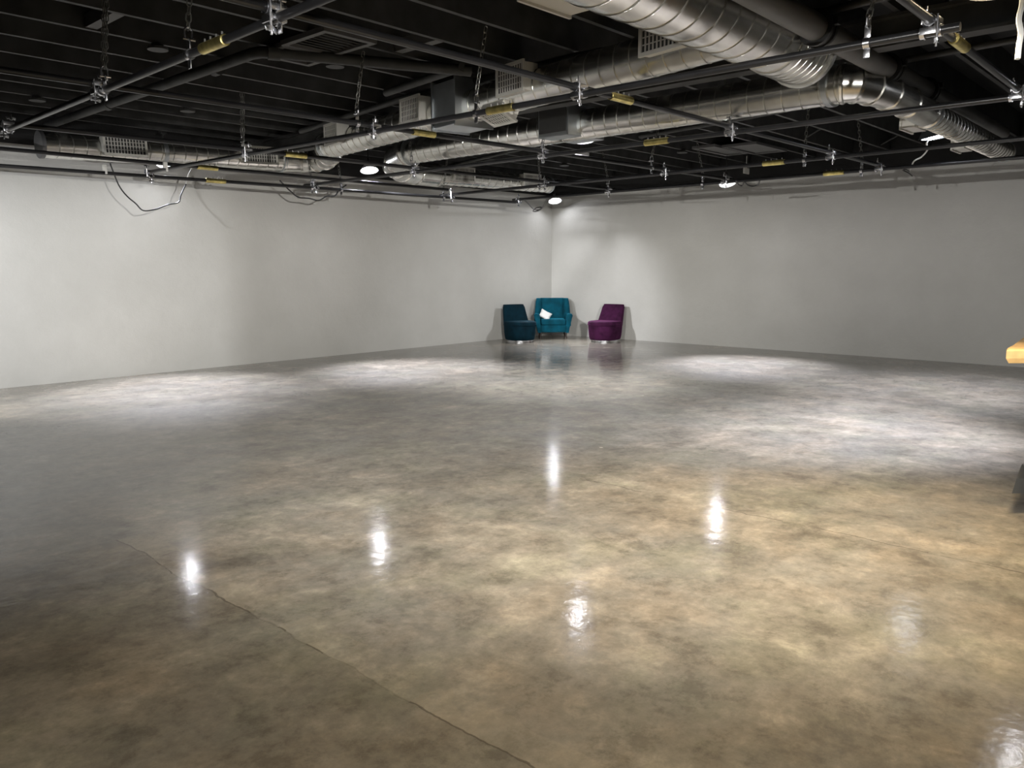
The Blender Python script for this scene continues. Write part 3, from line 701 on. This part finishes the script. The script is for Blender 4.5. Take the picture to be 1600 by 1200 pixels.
# ------------------------------------------------------------------ chairs (local: front is -Y, origin on the floor)
def sring(cx, cy, z, hw, hf, hb, n=40, ef=2.4, eb=5.):
    """rounded plan: front half (toward -Y) rounder than the square back half"""
    out = []
    for k in range(n):
        a = 2*PI*k/n; c, s = math.cos(a), math.sin(a)
        e = ef if s < 0 else eb; h = hf if s < 0 else hb
        out.append(V((cx + hw*math.copysign(abs(c)**(2/e), c), cy + h*math.copysign(abs(s)**(2/e), s), z)))
    return out
def slipper(loc, rz, m, label, sz=(.91, .89, .94)):
    t = thing('slipper_chair', label, 'chair', loc, rz); t.scale = sz
    b = new(); lathe(b, [(0, .0), (.30, .0), (.305, .004), (.305, .03), (.30, .034), (0, .034)], (0, .0, 0), n=40)
    r = obj('base_ring', b, 'chrome', t, local=True); r['label'] = 'polished metal base ring'
    b = new()
    prof = [(.034, .86), (.05, .91), (.10, .945), (.20, .98), (.30, 1.0), (.355, 1.005), (.375, .995)]
    loft(b, [sring(0, 0, z, .335*s, .37*s, .30*s) for z, s in prof]); obj('seat_base', b, m, t, local=True)
    b = new()
    prof = [(.365, .985), (.372, 1.012), (.40, 1.022), (.425, 1.01), (.442, .97), (.450, .88), (.453, .6)]
    loft(b, [sring(0, -.005, z, .335*s, .375*s, .30*s) for z, s in prof]); sc_ = obj('seat_cushion', b, m, t, local=True)
    b = new(); n = 40; tube(b, sring(0, -.005, .372, .343, .384, .306), .008, 6, closed=True); obj('piping', b, m, sc_, local=True)
    # raked back, narrower at the top, wrapped round the rear of the seat
    b = new(); rings = []
    for k in range(10):
        f = k/9; z = .30 + f*.50
        yb = .21 + f*.17; hw = .325 - .055*f; th = .085 - .018*f
        if k == 9: hw -= .015; th -= .022
        if k == 0: th *= .8
        ring = []
        for q in range(28):
            a = 2*PI*q/28; c, s = math.cos(a), math.sin(a)
            xx = hw*math.copysign(abs(c)**(2/7), c)
            ring.append(V((xx, yb + th*math.copysign(abs(s)**(2/4), s) - .035*(xx/hw)**2*(1-f*.4), z)))
        rings.append(ring)
    rings.append([V((p.x*.9, yb+(p.y-yb)*.6, .808)) for p in rings[-1]])
    loft(b, rings); bk = obj('backrest', b, m, t, local=True)
    b = new(); tube(b, [V((p.x*1.005, p.y, p.z)) for p in rings[-2]], .006, 6, closed=True); obj('piping', b, m, bk, local=True)
    return t
def yaw_to(v): return math.atan2(v.y, v.x) + PI/2       # turn local -Y to v
fg = V((fw.x, fw.y, 0)).normalized(); rg = V((rt.x, rt.y, 0)).normalized()
ang = math.radians(27)
slipper((-1.75, -.60, 0), yaw_to(-fg*math.cos(ang)+rg*math.sin(ang)), 'teal_dark', 'dark teal velvet slipper chair with a round seat, left of the armchair')
ang = math.radians(40)
slipper((-.56, -1.92, 0), yaw_to(-fg*math.cos(ang)-rg*math.sin(ang)), 'purple', 'deep purple velvet slipper chair near the right wall', (.93, .96, .94))

def armchair(loc, rz):
    t = thing('wing_armchair', 'bright teal velvet armchair with winged back in the far corner', 'chair', loc, rz); t.scale = (.95, .92, 1.0); t.location.z = -.05
    m = 'teal'
    # legs
    for sx, sy in ((-1, -1), (1, -1), (-1, 1), (1, 1)):
        b = new(); x0, y0 = sx*.28, (-.33 if sy < 0 else .27)
        loft(b, [circ((x0+sx*.02, y0+sy*.025, .05), V((1, 0, 0)), V((0, 1, 0)), .014, 12), circ((x0, y0, .20), V((1, 0, 0)), V((0, 1, 0)), .026, 12)])
        o = obj('leg', b, 'leg', t, local=True); o['label'] = 'tapered dark wooden leg'
    def rbox(name, c, s, bev, par=t, ax=None, sub=0):
        b = new(); box(b, c, s, ax); bmesh.ops.bevel(b, geom=list(b.edges), offset=bev, segments=4, affect='EDGES', profile=.55)
        return obj(name, b, m, par, local=True, ang=50)
    rbox('seat_rail', (0, -.02, .265), (.60, .70, .16), .025)
    cu = rbox('seat_cushion', (0, -.06, .405), (.565, .66, .125), .045)
    b = new(); tube(b, [V((sx, sy, .443)) for sx, sy in ((-.27, -.375), (.27, -.375))], .006, 6); obj('piping', b, m, cu, local=True)
    # arms: slim panels with a rolled, slightly flared top
    for s in (-1, 1):
        b = new(); rings = []
        for f in [i/8 for i in range(9)]:
            y = -.40 + f*.62
            h = .575 - .02*f; w = .058
            z0 = .18
            sec = []
            for (dx, z) in [(-.045, z0), (.03, z0), (.045, .30), (.055, .42), (.066, h-.06), (.075, h-.02), (.05, h+.012), (.0, h+.02), (-.05, h+.008), (-.062, h-.03), (-.05, h-.08), (-.045, .35)]:
                fl = max(0, z-.25)*.14
                k = 1. if 0 < f < 1 else .88
                sec.append(V((s*(.325 + fl + dx*k), y, z if k == 1 else z0+(z-z0)*.985)))
            rings.append(sec)
        loft(b, rings); a_ = obj('arm', b, m, t, local=True, ang=60)
        b = new(); tube(b, [V((p.x, -.402, p.z)) for p in rings[0][2:11]], .006, 6); obj('piping', b, m, a_, local=True)
    # back: raked inner panel between two wings
    b = new(); rings = []
    for k in range(8):
        f = k/7; z = .30+f*.61; y = .21+f*.13; hw = .275; th = .075
        if k == 7: th = .05
        rings.append([V((hw*math.copysign(abs(math.cos(a))**.22, math.cos(a)), y+th*math.copysign(abs(math.sin(a))**.5, math.sin(a)), z)) for a in [2*PI*q/24 for q in range(24)]])
    loft(b, rings); obj('backrest', b, m, t, local=True)
    for s in (-1, 1):
        b = new(); rings = []
        for k in range(9):
            f = k/8; z = .30+f*.605
            out = .435 - .05*f**1.2; inn = .262
            yb = .28+f*.12; yf = (.02 + .14*f**1.5) if f > .35 else .03
            if k == 8: yf += .02; out -= .012
            rings.append([V((s*inn, yf+.09, z)), V((s*(inn+.025), yf+.02, z)), V((s*(inn+.07), yf, z)), V((s*(out-.02), yf+.01, z)), V((s*out, yf+.05, z)), V((s*(out-.005), yb-.03, z)), V((s*(out-.04), yb, z)), V((s*inn, yb, z))])
        loft(b, rings); obj('wing', b, m, t, local=True, ang=60)
    return t
ap = (-.62, -.55, 0)
arz = yaw_to(-fg)
armchair(ap, arz)
# white throw pillow leaning on the arm
b = new(); n = 13
def pil(u, v, s):
    e = (1-abs(u)**3)*(1-abs(v)**3); return V((u*.19*(1-.10*(1-abs(v))*abs(u)), v*.15*(1-.10*(1-abs(u))*abs(v)), s*.065*max(0, e)**.55))
for s in (1, -1):
    g = [[b.verts.new(pil(-1+2*i/n, -1+2*j/n, s)) for j in range(n+1)] for i in range(n+1)]
    for i in range(n):
        for j in range(n): b.faces.new((g[i][j], g[i+1][j], g[i+1][j+1], g[i][j+1]))
bmesh.ops.remove_doubles(b, verts=b.verts, dist=.0006)
Rl = Matrix.Rotation(arz, 4, 'Z') @ Matrix.Translation((-.165, -.06, .50)) @ Matrix.Scale(.68, 4) @ Matrix.Rotation(math.radians(28), 4, 'Y') @ Matrix.Rotation(math.radians(62), 4, 'X')
bmesh.ops.transform(b, matrix=Matrix.Translation(ap) @ Rl, verts=b.verts)
pc = Matrix.Translation(ap) @ Rl @ V((0, 0, 0))
tag(obj('throw_pillow', b, 'pillow', at_=pc, ang=80), 'small white throw pillow tilted against the left arm of the armchair', 'pillow')

# ------------------------------------------------------------------ bar table entering at the right edge
Ta = at(1573, 546, 1.05)
e1 = rg; e2 = (at(1600, 525.5, 1.05)-Ta); e2.z = 0; e2.normalize()
t = thing('bar_table', 'honey coloured wooden bar table end poking in at the right edge', 'table', (Ta.x+.75, Ta.y-.5, 0))
foot = [Ta+e2*.10-e1*.012, Ta, Ta+e1*1.3, Ta+e1*1.3+e2*1.05, Ta+e2*1.1, Ta+e2*.32-e1*.004]
foot = [V((q.x, q.y, 0)) for q in foot]
b = new()
cen = sum(foot, V((0, 0, 0)))/len(foot)
def sh(q, k): return q + (cen-q).normalized()*k
loft(b, [[sh(q, .03)+V((0, 0, .965)) for q in foot], [q+V((0, 0, .995)) for q in foot], [q+V((0, 0, 1.04)) for q in foot], [sh(q, .012)+V((0, 0, 1.05)) for q in foot]])
obj('tabletop', b, 'wood', t, smooth=False)
pc = Ta+e1*.75+e2*.55
b = new(); cyl(b, (pc.x, pc.y, .1), (pc.x, pc.y, .965), .06, 20); obj('post', b, 'base_grey', t)
pf = at(1581, 771, 0)
b = new()
q = [V((pf.x, pf.y, 0)), V((pf.x, pf.y, 0))+e1*1.0, V((pf.x, pf.y, 0))+e1*1.0+e2*.8, V((pf.x, pf.y, 0))+e2*.5]
loft(b, [q, [sh(w, .02)+V((0, 0, .11)) for w in q]])
obj('foot', b, 'base_grey', t, smooth=False)

# ------------------------------------------------------------------ world and colour management
w = bpy.data.worlds.new('world'); sc.world = w; w.use_nodes = True
w.node_tree.nodes['Background'].inputs[0].default_value = (.5, .5, .5, 1); w.node_tree.nodes['Background'].inputs[1].default_value = .02
vs = sc.view_settings
vs.view_transform = 'Standard'; vs.look = 'None'; vs.gamma = 1; vs.use_curve_mapping = False; vs.exposure = 0.0
sc.cycles.use_denoising = True
sc.cycles.max_bounces = 8; sc.cycles.diffuse_bounces = 5; sc.cycles.glossy_bounces = 5
sc.cycles.sample_clamp_indirect = 6
for o in list(bpy.data.objects):
    if '_o' in o: del o['_o']
